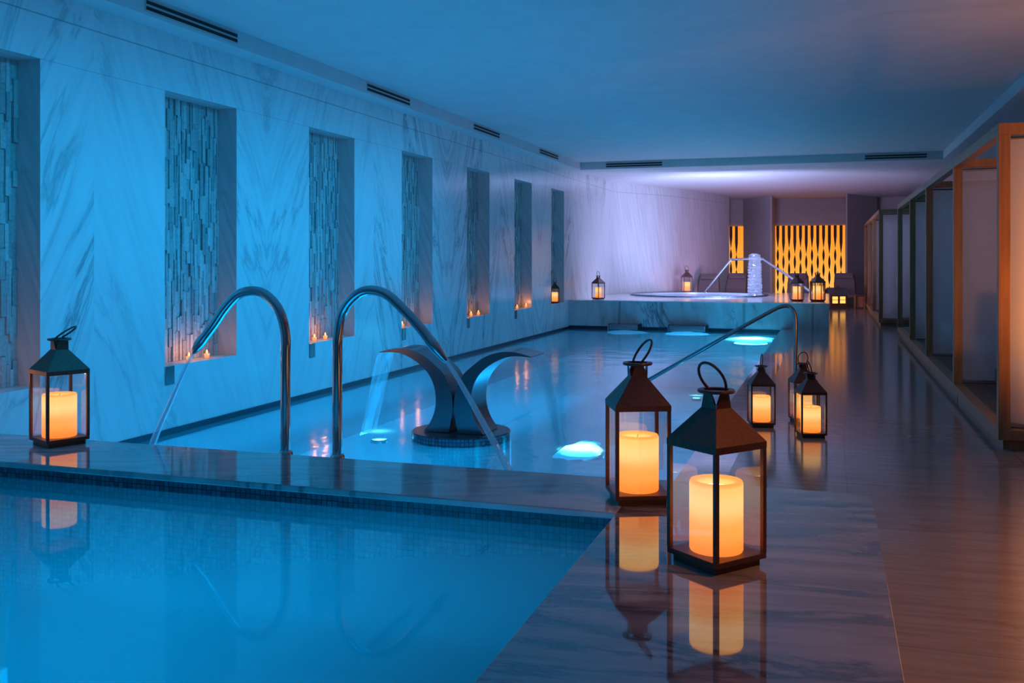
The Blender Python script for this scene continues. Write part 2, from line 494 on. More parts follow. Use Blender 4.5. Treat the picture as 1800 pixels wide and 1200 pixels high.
# bend of the marble wall behind the whirlpool, with a rounded corner, free end beside the glowing screen
def arc_poly(pts, r, n=10):
    out = [Vector(pts[0])]
    for i in range(1, len(pts) - 1):
        p = Vector(pts[i]); a = (Vector(pts[i - 1]) - p).normalized(); b = (Vector(pts[i + 1]) - p).normalized()
        A = p + a * r[i - 1]; C = p + b * r[i - 1]
        for k in range(n + 1):
            t = k / n
            out.append((1 - t) ** 2 * A + 2 * t * (1 - t) * p + t * t * C)
    out.append(Vector(pts[-1]))
    return out
line = arc_poly([(XW, 25.2), (XW, 25.6), (-4.38, 27.8), (-3.15, 32.3)], [0.35, 0.9])
back = [p + Vector((-0.25, 0.12)) for p in line]
bm = B(); prism(bm, [(p.x, p.y) for p in line] + [(p.x, p.y) for p in back[::-1]], -0.05, 3.56)
bmesh.ops.triangulate(bm, faces=[f for f in bm.faces if len(f.verts) > 4])
struct('wall_bend', bm, M['wall_bend'], smooth=True, angle=30)

bm = B(); box(bm, XR, XR + .2, -1.5, YB + .2, -0.1, 3.7); struct('wall_right', bm, M['plaster_wall'])
bm = B(); box(bm, -6.2, XR + .2, YB, YB + .2, -0.1, 3.7); struct('wall_back', bm, M['plaster_wall'])
bm = B(); box(bm, XW - .3, XR + .2, -1.7, -1.5, -0.1, 3.7); struct('wall_front', bm, M['plaster_wall'])
# angled piers either side of the screen alcove
bm = B(); prism(bm, [(-1.86, 32.35), (-1.80, 32.38), (-1.80, YB), (-2.85, YB), (-2.85, 34.1)], 0, 3.55); struct('wall_pier', bm, M['plaster_wall'])
bm = B(); prism(bm, [(0.50, 32.2), (1.45, 33.95), (1.45, YB), (0.47, YB), (0.47, 32.2)], 0, 3.55); struct('wall_pier', bm, M['plaster_wall'])

# floor: deck on the right and at the far end, with the raised front slab as a step
bm = B()
for x0, x1, y0, y1 in ((0.2, XR + .2, -1.7, 5.25), (XP, XR + .2, 5.25, YJ), (-0.03, XR + .2, YJ, 27.6), (-6.2, XR + .2, 27.6, YB + .2)):
    quad(bm, (x0, y0, 0), (x1, y0, 0), (x1, y1, 0), (x0, y1, 0))
bmesh.ops.remove_doubles(bm, verts=bm.verts[:], dist=1e-4)
struct('floor', bm, M['floor'])
bm = B(); box(bm, -0.96, 0.2, -1.45, 5.25, -1.35, ZC); struct('trim_slab', bm, M['slab'], bevel=0.002)
bm = B(); box(bm, XW, -0.965, 4.5, 5.22, ZC - 0.035, ZC); struct('trim_coping', bm, M['coping'], bevel=0.006)
bm = B(); box(bm, XW, -0.965, 4.53, 5.19, -1.35, ZC - 0.036); struct('wall_divider', bm, M['tile_dark'])

# front pool basin
bm = B()
quad(bm, (XW, -1.4, -0.75), (-0.965, -1.4, -0.75), (-0.965, 4.53, -0.75), (XW, 4.53, -0.75))
struct('pool_basin', bm, M['tile_wall'])
bm = B(); quad(bm, (XW, -1.4, ZWF), (-0.962, -1.4, ZWF), (-0.962, 4.529, ZWF), (XW, 4.529, ZWF))
struct('water_front_pool', bm, M['water_front'])
# submerged steps in the front pool
for i, (x1, z1) in enumerate(((-4.1, -0.25), (-3.7, -0.48))):
    bm = B(); box(bm, XW, x1, -1.3, 3.6, -0.74, z1); struct('pool_step', bm, M['tile_pool'])

# main pool basin
bm = B()
quad(bm, (XW, 5.19, -1.3), (XP, 5.19, -1.3), (XP, YJ, -1.3), (XW, YJ, -1.3))
quad(bm, (XP, 5.19, -1.3), (XP, YJ, -1.3), (XP, YJ, -0.03), (XP, 5.19, -0.03))
quad(bm, (XW, YJ, -1.3), (XP, YJ, -1.3), (XP, YJ, -0.03), (XW, YJ, -0.03))
quad(bm, (XW + .006, 5.19, -1.3), (XW + .006, YJ, -1.3), (XW + .006, YJ, -0.10), (XW + .006, 5.19, -0.10))
struct('pool_basin', bm, M['tile_pool'])
bm = B(); box(bm, XW, XW + .4, 5.2, YJ, -1.29, -0.55); struct('pool_step', bm, M['tile_pool'])  # added ledge standing in for the streak of light along the left wall
for i in range(3):
    bm = B(); box(bm, XP - 0.38 * (i + 1), XP - 0.38 * i, 10.4, 12.6, -1.29, -0.22 - 0.3 * i); struct('pool_step', bm, M['tile_pool'])
bm = B(); quad(bm, (XW, 5.19, ZWM), (XP, 5.19, ZWM), (XP, YJ, ZWM), (XW, YJ, ZWM)); struct('water_main_pool', bm, M['water_main'])
# dark waterline tile along wall, whirlpool front and deck edge
bm = B(); box(bm, XW, XW + .012, 5.22, YJ, -0.14, -0.05); struct('trim_waterline', bm, M['waterline'])
bm = B(); box(bm, XW, XP, YJ - .012, YJ, -0.14, -0.03); struct('trim_waterline', bm, M['waterline'])
bm = B(); box(bm, XP - .012, XP, 5.25, YJ, -0.14, -0.04); struct('trim_waterline', bm, M['tile_dark'])
bm = B(); box(bm, XP - .02, XP + .30, 5.26, YJ - .001, -0.035, 0.003); struct('trim_pool_edge', bm, M['coping'])

# raised whirlpool block with a round tub cut into it
TC = (-3.25, 25.3); TR = 1.65
bm = B()
SEG = 64
ring = [bm.verts.new((TC[0] + TR * math.cos(2 * PI * i / SEG), TC[1] + TR * math.sin(2 * PI * i / SEG), 0.515)) for i in range(SEG)]
def rect_pt(i):
    a = 2 * PI * i / SEG; c, s = math.cos(a), math.sin(a)
    x0, x1, y0, y1 = XW - TC[0], -0.03 - TC[0], YJ - TC[1], 27.6 - TC[1]
    k = min([(x1 / c) if c > 1e-6 else 1e9, (x0 / c) if c < -1e-6 else 1e9, (y1 / s) if s > 1e-6 else 1e9, (y0 / s) if s < -1e-6 else 1e9])
    return (TC[0] + c * k, TC[1] + s * k, 0.515)
outer = [bm.verts.new(rect_pt(i)) for i in range(SEG)]
for i in range(SEG):
    bm.faces.new((ring[i], outer[i], outer[(i + 1) % SEG], ring[(i + 1) % SEG]))
for x, y in ((XW, YJ), (-0.03, YJ), (-0.03, 27.6), (XW, 27.6)):
    v = bm.verts.new((x, y, 0.515))
    near = sorted(outer, key=lambda q: (q.co - v.co).length)
    a = [q for q in near if abs(q.co.x - x) < 1e-4][0]; b = [q for q in near if abs(q.co.y - y) < 1e-4][0]
    if a is not b: bm.faces.new((v, a, b))
quad(bm, (XW, 27.6, 0.515), (-0.03, 27.6, 0.515), (-0.03, 27.6, 0), (XW, 27.6, 0))
struct('floor_whirlpool_deck', bm, M['deck'])
bm = B()
box(bm, XW, -0.03, YJ, YJ + .02, -0.04, 0.514)
box(bm, -0.05, -0.03, YJ + .02, 27.6, 0, 0.514)
struct('wall_whirlpool_front', bm, M['jacuzzi'])
bm = B(); box(bm, XW, -0.02, YJ - .03, YJ + .3, 0.516, 0.538); struct('trim_whirlpool_edge', bm, M['deck'], bevel=0.006)
bm = B(); lathe(bm, [(TR, 0.518), (TR + .06, 0.55), (TR + .10, 0.55), (TR + .12, 0.516)], 64, *TC, cap=False); struct('trim_tub_rim', bm, M['tile_dark'], smooth=True)
bm = B(); lathe(bm, [(TR, 0.53), (TR, -0.3), (TR - .5, -0.5), (0, -0.5)], 64, *TC, cap=False); struct('tub_basin', bm, M['tile_pool'], smooth=True)
bm = B(); lathe(bm, [(TR, 0.48), (0, 0.48)], 64, *TC, cap=False); struct('water_tub', bm, M['water_tub'])

# ceiling: tray over the pool with bulkheads left, right and across
bm = B(); box(bm, -5.3, 2.13, -1.5, 21.0, ZT, ZT + .1); struct('ceiling', bm, M['plaster'])
bm = B(); box(bm, XW - .3, -5.3, -1.5, 21.0, ZB, ZT + .1); struct('ceiling_bulkhead', bm, M['plaster'])
bm = B(); box(bm, 2.13, XR + .2, -1.5, 21.0, ZB, ZT + .1); struct('ceiling_bulkhead', bm, M['plaster'])
bm = B(); box(bm, XW - .3, XR + .2, 21.0, 22.25, ZB, ZT + .1); struct('ceiling_bulkhead', bm, M['plaster'])
bm = B(); box(bm, -6.3, XR + .2, 22.25, YB + .2, ZB + .06, ZT + .1); struct('ceiling_far', bm, M['plaster'])

# ------------------------------------------------------------------ vents
def vent(loc, rz, L, label, group):
    t = empty('air_vent', loc, rz)
    tag(t, label, 'air vent', group)
    bm = B(); box(bm, -L / 2, L / 2, -0.006, 0, -0.055, 0.055); obj('frame', bm, M['vent'], t)
    for z in (-0.026, 0.022):
        bm = B(); box(bm, -L / 2 + .01, L / 2 - .01, -0.010, -0.004, z - .014, z + .014); obj('slot', bm, M['black'], t)
VL = ['long twin-slot air vent nearest the camera at the top left', 'twin-slot ceiling vent above the third niche along the left wall',
      'twin-slot ceiling vent above the fifth niche along the left wall', 'farthest twin-slot ceiling vent along the left wall']
for (y0, y1), lb in zip(((6.54, 7.83), (10.5, 11.75), (14.16, 15.41), (17.78, 19.09)), VL):
    vent((-5.299, (y0 + y1) / 2, 3.522), PI / 2, y1 - y0, lb, 'slot vents along the ceiling edge')
vent((-4.1, 20.999, 3.522), 0, 1.26, 'left slot vent on the cross beam over the whirlpool', 'slot vents on the cross beam')
vent((1.25, 20.999, 3.522), 0, 1.18, 'right slot vent on the cross beam near the cabanas', 'slot vents on the cross beam')

# ------------------------------------------------------------------ small wall plates under the niche sills
ORD = ['first', 'second', 'third', 'fourth', 'fifth', 'sixth', 'seventh']
for i in (1, 2, 3, 4, 5):
    a = NICHES[i][0]
    t = empty('wall_plate', (XW + .0005, a + .06, 0.42))
    bm = B(); box(bm, 0, .010, -.06, .06, -.08, .08); obj('cover', bm, M['steel'], t, bevel=0.002)
    tag(t, 'small grey plate below the left sill corner of the %s niche' % ORD[i], 'wall plate', 'plates below the niches')

# ------------------------------------------------------------------ lanterns
def candle(loc, r, h, label, power=2.0):
    t = empty('pillar_candle', loc)
    tag(t, label, 'candle', 'pillar candles in the lanterns')
    bm = B()
    lathe(bm, [(r * .97, 0), (r, 0.006), (r, h - .010), (r * .96, h), (r * .80, h), (r * .66, h - .012), (r * .6, h - .03), (0, h - .032)], 40, cap=False)
    obj('wax', bm, M['wax'], t, smooth=True)
    bm = B(); lathe(bm, [(r * .57, h - .029), (r * .3, h - .022), (0, h - .018)], 24, cap=False)
    obj('flame_pool', bm, M['flame'], t, smooth=True)
    bm = B(); tube(bm, [(0, 0, h - .02), (0.001, 0, h - .008), (0.004, 0, h)], 0.0018, 6); obj('wick', bm, M['black'], t)
    return t

def lantern(name, loc, rz, s, label, clabel, n=4, tilt=50, hrot=0.0, posts=None, cr=0.105, ch=0.275, power=2.0, mat='bronze', roof_round=False):
    """s scales a 0.68 m tall metal lantern; first corner/face set by rz"""
    t = empty(name, loc, rz)
    tag(t, label, 'lantern', 'lanterns beside the pools')
    m = M[mat]
    R = 0.193 * s; r4 = PI / n
    post_n = posts or n
    bm = B(); frustum(bm, n, R * .87, 0, R * .87, .028 * s, r4); obj('plinth', bm, m, t, bevel=.002)
    bm = B(); frustum(bm, n, R, .0285 * s, R, .050 * s, r4); obj('tray', bm, m, t, bevel=.002)
    w = .009 * s
    for i in range(post_n):
        a = r4 + 2 * PI * i / post_n
        rr = (R - .012 * s) if post_n == n else (R - .012 * s) * (1 if n > 5 else 0.98)
        bm = B(); box(bm, -w, w, -w, w, .0505 * s, .458 * s)
        xf(bm, Matrix.Rotation(a - PI / 4, 4, 'Z')); xf(bm, Matrix.Translation((rr * math.cos(a), rr * math.sin(a), 0)))
        obj('post', bm, m, t, bevel=.0015)
    rg = R - .012 * s
    for i in range(n):
        a0 = r4 + 2 * PI * i / n; a1 = r4 + 2 * PI * (i + 1) / n
        p0 = Vector((rg * math.cos(a0), rg * math.sin(a0), 0)); p1 = Vector((rg * math.cos(a1), rg * math.sin(a1), 0))
        d = (p1 - p0).normalized() * w * 1.02; p0 += d; p1 -= d
        bm = B(); quad(bm, (*p0.xy, .051 * s), (*p1.xy, .051 * s), (*p1.xy, .457 * s), (*p0.xy, .457 * s))
        obj('glass_pane', bm, M['glass'], t)
    bm = B()
    k = 24 if roof_round else n
    frustum(bm, k, R * 1.01, .4585 * s, R * 1.01, .486 * s, r4, True, False)
    frustum(bm, k, R * 1.01, .486 * s, R * .30, .614 * s, r4, False, True)
    bmesh.ops.remove_doubles(bm, verts=bm.verts[:], dist=1e-4)
    roof = obj('roof', bm, m, t, bevel=.002)
    # crown-like collar: leaning plates with V notches at the corners, and a top plate
    bm = B(); z0, z1 = .612 * s, .672 * s
    kk = 4 if n == 4 else n
    for i in range(kk):
        a0 = r4 + 2 * PI * i / kk; a1 = r4 + 2 * PI * (i + 1) / kk
        p0 = Vector((R * .30 * math.cos(a0), R * .30 * math.sin(a0), z0)); p1 = Vector((R * .30 * math.cos(a1), R * .30 * math.sin(a1), z0))
        q0 = Vector((R * .35 * math.cos(a0), R * .35 * math.sin(a0), z1)); q1 = Vector((R * .35 * math.cos(a1), R * .35 * math.sin(a1), z1))
        A = q0.lerp(q1, .28); C = q0.lerp(q1, .72)
        inn = -(p0 + p1 + A + C).normalized() * .004 * s; inn.z = 0
        vs = [p0, p1, C, A]
        f = [bm.verts.new(v) for v in vs]; g = [bm.verts.new(v + inn) for v in vs]
        bm.faces.new(f); bm.faces.new(g[::-1])
        for q in range(4): bm.faces.new((f[q], f[(q + 1) % 4], g[(q + 1) % 4], g[q]))
    obj('collar', bm, m, t)
    bm = B(); lathe(bm, [(R * .26, .6725 * s), (R * .37, .6725 * s), (R * .385, .678 * s), (R * .37, .685 * s), (R * .26, .685 * s), (R * .26, .6725 * s)], 28, cap=False); obj('top_ring', bm, m, t, smooth=True)
    # ring handle hinged on the top plate
    bm = B()
    pts = []
    for i in range(29):
        a = D(-128) + D(256) * i / 28
        pts.append((math.sin(a) * .057 * s, 0, (.047 + math.cos(a) * .078) * s))
    pts = [(pts[0][0] * .92, 0, -.006 * s)] + pts + [(pts[-1][0] * .92, 0, -.006 * s)]
    tube(bm, pts, .0058 * s, 10)
    xf(bm, Matrix.Rotation(math.radians(tilt), 4, 'X')); xf(bm, Matrix.Rotation(hrot, 4, 'Z')); xf(bm, Matrix.Translation((0, 0, .691 * s)))
    obj('handle', bm, m, t, smooth=True)
    bm = B()
    a = r4
    tube(bm, [(rg * math.cos(a) * 1.02, rg * math.sin(a) * 1.02, .20 * s), (rg * math.cos(a) * 1.14, rg * math.sin(a) * 1.14, .20 * s)], .0035 * s, 8)
    obj('latch', bm, m, t)
    cs = s if s > .9 else s
    candle((loc[0], loc[1], loc[2] + .0515 * s), cr * cs, ch * cs, clabel, power)
    return t

YAW = D(18.23)
def L(x, y, z, rz, *a, **k): return lantern(a[0], (x, y, z), rz, *a[1:], **k)
L(-0.43, 3.89, ZC, YAW + D(33), 'metal_lantern', 1.0, 'largest dark metal lantern in front on the marble slab, corner towards the camera', 'lit pillar candle in the front lantern on the slab', tilt=34, hrot=D(-80), power=3)
L(-0.915, 4.78, ZC, YAW + D(5), 'metal_lantern', 1.0, 'tall dark metal lantern on the slab just behind the front lantern, tilted ring handle', 'lit pillar candle in the lantern just behind the front one', tilt=34, hrot=D(104), power=3)
L(-4.76, 5.05, ZC, YAW + D(48), 'metal_lantern', 1.0, 'dark metal lantern alone on the coping at far left by the wall', 'lit pillar candle in the lantern alone on the coping at left', tilt=56, hrot=D(40), power=3)
L(-0.573, 8.67, 0.003, YAW - D(4), 'metal_lantern', 0.76, 'small metal lantern at the pool edge, left of the pair on the deck', 'lit pillar candle in the small lantern at the pool edge', tilt=4, hrot=D(90), cr=.105, ch=.29, power=1.6)
L(-0.155, 8.29, 0, YAW - D(1), 'metal_lantern', 0.76, 'small metal lantern on the deck, front one of the overlapping pair', 'lit pillar candle in the front lantern of the overlapping pair', tilt=-16, hrot=D(90), cr=.105, ch=.27, power=1.6)
L(-0.235, 9.02, 0, YAW - D(1), 'metal_lantern', 0.76, 'small metal lantern hidden behind another by the handrail post', 'lit pillar candle in the rear lantern of the overlapping pair', tilt=10, hrot=0, cr=.105, ch=.27, power=1.6)
L(-5.62, 20.0, ZS + .001, YAW + D(5), 'metal_lantern', 0.66, 'dark lantern on the sill of the last wall niche beside the whirlpool', 'lit pillar candle in the lantern on the last niche sill', tilt=-20, cr=.10, ch=.30, power=1.6)
L(-4.98, 21.35, 0.5385, YAW + D(42), 'metal_lantern', 0.78, 'square lantern standing alone on the left front of the whirlpool deck', 'lit pillar candle in the square lantern on the whirlpool deck', tilt=-8, cr=.085, ch=.30, power=1.6)
L(-3.80, 27.1, 0.5155, YAW + D(8), 'metal_lantern', 0.92, 'far lantern on the whirlpool deck against the curved wall by the loungers', 'lit pillar candle in the far lantern by the curved wall', tilt=-20, cr=.10, ch=.27, power=8)
L(-0.71, 22.3, 0.516, 0.2, 'round_lantern', 0.86, 'round-topped lantern on the whirlpool deck, left of the two under the screen', 'lit pillar candle in the left lantern under the glowing screen', n=6, tilt=-80, cr=.095, ch=.33, power=1.6)
L(-0.27, 22.3, 0.516, 0.1, 'round_lantern', 0.90, 'many-barred round lantern at the right corner of the whirlpool deck', 'lit pillar candle in the many-barred lantern at the deck corner', n=8, tilt=-80, cr=.11, ch=.33, power=1.6)

# ------------------------------------------------------------------ tealights on the niche sills
def tealight(y, x, label, power=0.5):
    t = empty('tealight', (x, y, ZS + .0005)); tag(t, label, 'tealight', 'tealights on the niche sills')
    bm = B(); lathe(bm, [(.024, .002), (.034, .07), (.032, .07), (.022, .004), (0, .004)], 20, cap=False); obj('cup', bm, M['cup'], t, smooth=True)
    bm = B(); lathe(bm, [(.0215, .005), (.028, .044), (0, .044)], 20, cap=False); obj('wax', bm, M['teawax'], t, smooth=True)
    bm = B(); lathe(bm, [(0, .045), (.009, .052), (.010, .060), (.005, .074), (0, .085)], 12, cap=False); obj('flame', bm, M['tea'], t, smooth=True)
    l = bpy.data.lights.new('tealight_glow', 'POINT'); l.color = (1, .34, .10); l.energy = power; l.shadow_soft_size = .02
    lo = bpy.data.objects.new('tealight_glow', l); COL.objects.link(lo); lo.location = (x, y, ZS + .105)
TL = [(5.12, 'tealight on the sill of the first niche at far left', 1.38),
      (7.56, 'left tealight on the sill of the niche behind the left water spout', 0.88), (7.83, 'right tealight on the sill of the niche behind the left water spout', 0.88),
      (9.85, 'left tealight on the sill of the third niche, by the right spout post', 0.88), (10.10, 'right tealight on the sill of the third niche, by the right spout post', 0.88),
      (12.25, 'left tealight on the fourth niche sill, behind the right spout arm', 0.77), (12.80, 'right tealight on the fourth niche sill, behind the right spout arm', 0.77),
      (14.95, 'left tealight of the pair on the fifth niche sill', 0.66), (15.30, 'right tealight of the pair on the fifth niche sill', 0.66),
      (17.42, 'left tealight of the pair on the sixth niche sill', 0.55), (17.98, 'right tealight of the pair on the sixth niche sill', 0.55)]
for y, lb, pw in TL: tealight(y, XW - .085, lb, pw)

# ------------------------------------------------------------------ chrome water spouts behind the coping
def spout(pts, jet, name, label, clampx):
    t = empty('water_spout', (pts[0][0], 5.33, -1.29)); tag(t, label, 'water spout', 'chrome water spouts behind the coping')
    ox = pts[0][0]
    P = smooth_path([(x - ox, 0, z + 1.29) for x, z in [(ox, -1.29), (ox, -.3), (ox, .3)] + pts], 7)
    n = len(P)
    R = []
    for i in range(n):
        k = (n - 1 - i)
        R.append(.031 if k > 9 else (.034 if k > 6 else .034 - .020 * (7 - k) / 7))
    bm = B(); tube(bm, P, R, 20); obj('pipe', bm, M['chrome'], t, smooth=True)
    bm = B(); lathe(bm, [(.032, 1.29 + .10), (.046, 1.29 + .10), (.046, 1.29 + .235), (.034, 1.29 + .25)], 20, cap=False)
    box(bm, -.02, .02, -.115, -.03, 1.29 + .14, 1.29 + .20)
    obj('clamp', bm, M['chrome'], t, smooth=True)
    bm = B(); J = smooth_path([(x - ox, y - 5.33, z + 1.29) for x, y, z in jet], 6)
    tube(bm, J, [.011 + .017 * i / len(J) for i in range(len(J))], 10); obj('water_jet', bm, M['jet'], t, smooth=True)
spout([(-3.255, .788), (-3.255, .967), (-3.296, 1.117), (-3.386, 1.216), (-3.482, 1.247), (-3.595, 1.224), (-3.693, 1.139), (-3.787, 1.02), (-3.895, .896), (-3.939, .839)],
      [(-3.939, 5.33, .839), (-4.02, 5.33, .70), (-4.14, 5.34, .48), (-4.26, 5.34, .235), (-4.38, 5.35, -.10)], 'left', 'left chrome swan-neck spout arching towards the marble wall', -1)
spout([(-2.89, .801), (-2.886, .976), (-2.851, 1.124), (-2.765, 1.223), (-2.669, 1.259), (-2.554, 1.233), (-2.441, 1.142), (-2.348, 1.051), (-2.238, .925), (-2.165, .842)],
      [(-2.165, 5.33, .842), (-2.09, 5.33, .74), (-1.94, 5.33, .50), (-1.78, 5.33, .23), (-1.63, 5.33, -.10)], 'right', 'right chrome swan-neck spout arching over the pool centre', 1)

# ------------------------------------------------------------------ double waterfall fountain in the main pool
FX, FY = -3.03, 7.80
t = empty('waterfall_fountain', (FX, FY, -1.29)); tag(t, 'steel twin-crescent waterfall fountain on a round mosaic base in the pool', 'fountain')
Z0 = 1.29
bm = B(); lathe(bm, [(.43, 0), (.43, Z0 - .035), (.42, Z0 - .025), (.30, Z0 - .025), (0, Z0 - .025)], 56, cap=False); obj('mosaic_base', bm, M['tile_dark'], t, smooth=True, angle=30)
conc = [(-3.72, .637), (-3.6, .645), (-3.501, .632), (-3.403, .59), (-3.315, .531), (-3.248, .457), (-3.204, .361), (-3.19, .263), (-3.199, .165), (-3.238, .065), (-3.30, -.02)]
conv = [(-3.63, .668), (-3.531, .680), (-3.413, .667), (-3.296, .621), (-3.199, .548), (-3.123, .48), (-3.075, .393), (-3.045, .306), (-3.035, .209), (-3.04, .138), (-3.055, .067), (-3.07, -.02)]
A = smooth_path([(x, 0, z) for x, z in conc], 4); C = smooth_path([(conc[0][0], 0, conc[0][1] + .006)] + [(x, 0, z) for x, z in conv], 4)
def crescent(sgn, wid=.38):
    bm = B()
    n = 44
    def rs(P, k):
        ln = [0]
        for a, b in zip(P, P[1:]): ln.append(ln[-1] + (b - a).length)
        out = []
        for i in range(k):
            d = ln[-1] * i / (k - 1); j = 0
            while j < len(ln) - 2 and ln[j + 1] < d: j += 1
            out.append(P[j].lerp(P[j + 1], (d - ln[j]) / max(1e-6, ln[j + 1] - ln[j])))
        return out
    a = rs(A, n); c = rs(C, n)
    rows = []
    for i in range(n):
        f = 1.0
        row = []
        for y in (-wid / 2, wid / 2):
            for q in (a[i], c[i]):
                row.append(bm.verts.new((sgn * (q.x - FX), y * f, q.z + Z0)))
        rows.append(row)
    for i in range(n - 1):
        p, q = rows[i], rows[i + 1]
        bm.faces.new((p[0], p[1], q[1], q[0])); bm.faces.new((p[2], q[2], q[3], p[3]))
        bm.faces.new((p[0], q[0], q[2], p[2])); bm.faces.new((p[1], p[3], q[3], q[1]))
    bm.faces.new((rows[0][0], rows[0][2], rows[0][3], rows[0][1])); bm.faces.new((rows[-1][0], rows[-1][1], rows[-1][3], rows[-1][2]))
    return bm
for sgn in (1, -1):
    cr = obj('crescent_blade', crescent(sgn), M['steel'], t, smooth=True, angle=35)
    bm = B(); box(bm, sgn * -.60 - .04, sgn * -.60 + .04, -.17, .17, Z0 + .648, Z0 + .656); obj('lip', bm, M['chrome'], cr)
    bm = B(); n = 14; rows = []
    for i in range(n + 1):
        q = i / n; z = .640 - .74 * q; u = -(.69 + .20 * math.sqrt(q) * (.6 + .4 * q))
        hw = .185 - .02 * q
        rows.append([bm.verts.new((sgn * u + .006 * math.sin(9 * k / 10 + 3 * q), -hw + 2 * hw * k / 10, Z0 + z)) for k in range(11)])
    for a_, b_ in zip(rows, rows[1:]):
        for k in range(10): bm.faces.new((a_[k], a_[k + 1], b_[k + 1], b_[k]))
    obj('water_sheet', bm, M['sheet'], t, smooth=True)
for x, y in ((-.13, .0), (.13, 0)):
    bm = B(); box(bm, x - .05, x + .05, -.17, .17, Z0 - .026, Z0 + .01); obj('foot_plate', bm, M['steel'], t, bevel=.004)

# ------------------------------------------------------------------ handrail at the pool steps
t = empty('handrail', (-0.366, 11.0, 0)); tag(t, 'slim steel handrail bending from the deck down into the pool', 'handrail')
P = smooth_path([(0, 0, 0), (0, 0, .40), (0.004, 0, .70), (-.002, 0, .82), (-.03, 0, .90), (-.08, 0, .935), (-.156, 0, .925), (-.27, 0, .868), (-.595, 0, .679), (-1.0, 0, .434), (-1.58, 0, .084), (-1.92, 0, -.12), (-2.1, 0, -.235)], 6)
bm = B(); tube(bm, P, .022, 16); obj('rail', bm, M['steel'], t, smooth=True)
bm = B(); lathe(bm, [(.023, .02), (.05, .012), (.05, .0045), (0, .0045)], 24, cap=False); obj('flange', bm, M['steel'], t, smooth=True)

# arched rail over the tub
P0 = [(-3.27, 27.02, .52), (-3.24, 26.98, .585), (-2.60, 26.6, 1.36), (-2.45, 26.5, 1.435), (-1.74, 26.0, 1.445), (-1.60, 25.9, 1.39), (-0.90, 25.3, .948), (-.36, 24.8, .56), (-.32, 24.76, .518)]
t = empty('tub_rail', (0, 0, 0)); t.location = P0[0]
tag(t, 'pale steel rail arching over the whirlpool tub', 'rail')
bm = B(); tube(bm, smooth_path([tuple(Vector(p) - Vector(P0[0])) for p in P0], 6), .032, 12); obj('pipe', bm, M['chrome'], t, smooth=True)
for p in (P0[0], P0[-1]):
    bm = B(); lathe(bm, [(.035, .02), (.08, .012), (.08, 0)], 20, p[0] - P0[0][0], p[1] - P0[0][1]); obj('flange', bm, M['chrome'], t, smooth=True)

# frothing column of water in the tub
bm = B(); prof = []
rr = random.Random(3)
for i in range(45):
    z = .45 + 1.10 * i / 44
    r = .17 - .035 * (i / 44) + .022 * abs(math.sin(i * 1.05)) + rr.uniform(-.008, .008)
    prof.append((r, z))
prof.append((.06, 1.585)); prof.append((0, 1.59))
lathe(bm, prof, 28, 0, 0, cap=False)
for v in bm.verts: v.co += Vector((rr.uniform(-.012, .012), rr.uniform(-.012, .012), rr.uniform(-.01, .01)))
o = obj('water_column', bm, M['froth'], None, smooth=True); o.location = (-1.86, 25.7, 0)
tag(o, 'frothing white water column rising from the whirlpool tub', 'water column')

# ------------------------------------------------------------------ two flat waterfall spouts at the foot of the whirlpool
for x0, x1, lb in ((-4.57, -3.93, 'left flat steel jet shelf at the foot of the whirlpool front'), (-3.27, -2.50, 'right flat steel jet shelf at the foot of the whirlpool front')):
    t = empty('jet_shelf', ((x0 + x1) / 2, YJ - .013, 0)); tag(t, lb, 'jet', 'jet shelves at the far pool edge')
    w = (x1 - x0) / 2
    bm = B(); box(bm, -w, w, -.30, 0, -.085, .035); obj('shelf', bm, M['steel'], t, bevel=.012)
    bm = B(); box(bm, w + .002, w + .03, -.31, 0, -.12, .045); obj('plate_or_shadow_end', bm, M['black'], t, bevel=.004)  # black end stands in for the dark shadow at the shelf's right
    bm = B(); box(bm, -w - .03, -w - .002, -.31, 0, -.12, .045); obj('plate_or_shadow_end', bm, M['steel'], t, bevel=.004)

def foam(cx, cy, rx, ry, h, label, seed):
    rn = random.Random(seed); bm = B(); rings = []
    for i in range(7):
        q = i / 6
        ring = []
        for k in range(36):
            a = 2 * PI * k / 36
            wob = 1 + .12 * math.sin(3 * a + seed) + .07 * math.sin(7 * a + 2 * seed) + rn.uniform(-.03, .03)
            z = h * (1 - q ** 2) * (1 + rn.uniform(-.25, .25)) if q < 1 else -.012
            ring.append(bm.verts.new((rx * q * wob * math.cos(a), ry * q * wob * math.sin(a), z)) if i else None)
        rings.append(ring)
    c = bm.verts.new((0, 0, h))
    for k in range(36): bm.faces.new((c, rings[1][k], rings[1][(k + 1) % 36]))
    for i in range(1, 6):
        for k in range(36): bm.faces.new((rings[i][k], rings[i + 1][k], rings[i + 1][(k + 1) % 36], rings[i][(k + 1) % 36]))
    o = obj('foam', bm, M['froth'], None, smooth=True, angle=180); o.location = (cx, cy, ZWM + .002)
    o['kind'] = 'stuff'; tag(o, label, 'foam')
foam(-4.1, 20.15, .45, .45, .03, 'pale bubbling foam in front of the left jet shelf', 1)
foam(-2.85, 20.2, .48, .42, .03, 'pale bubbling foam in front of the right jet shelf', 2)
foam(-1.93, 7.64, .17, .40, .03, 'bright splash of foam where the right waterfall lands', 3)

foam(-1.45, 19.1, .46, .80, .03, 'glowing foam over the large lamp at the far right of the pool', 5)
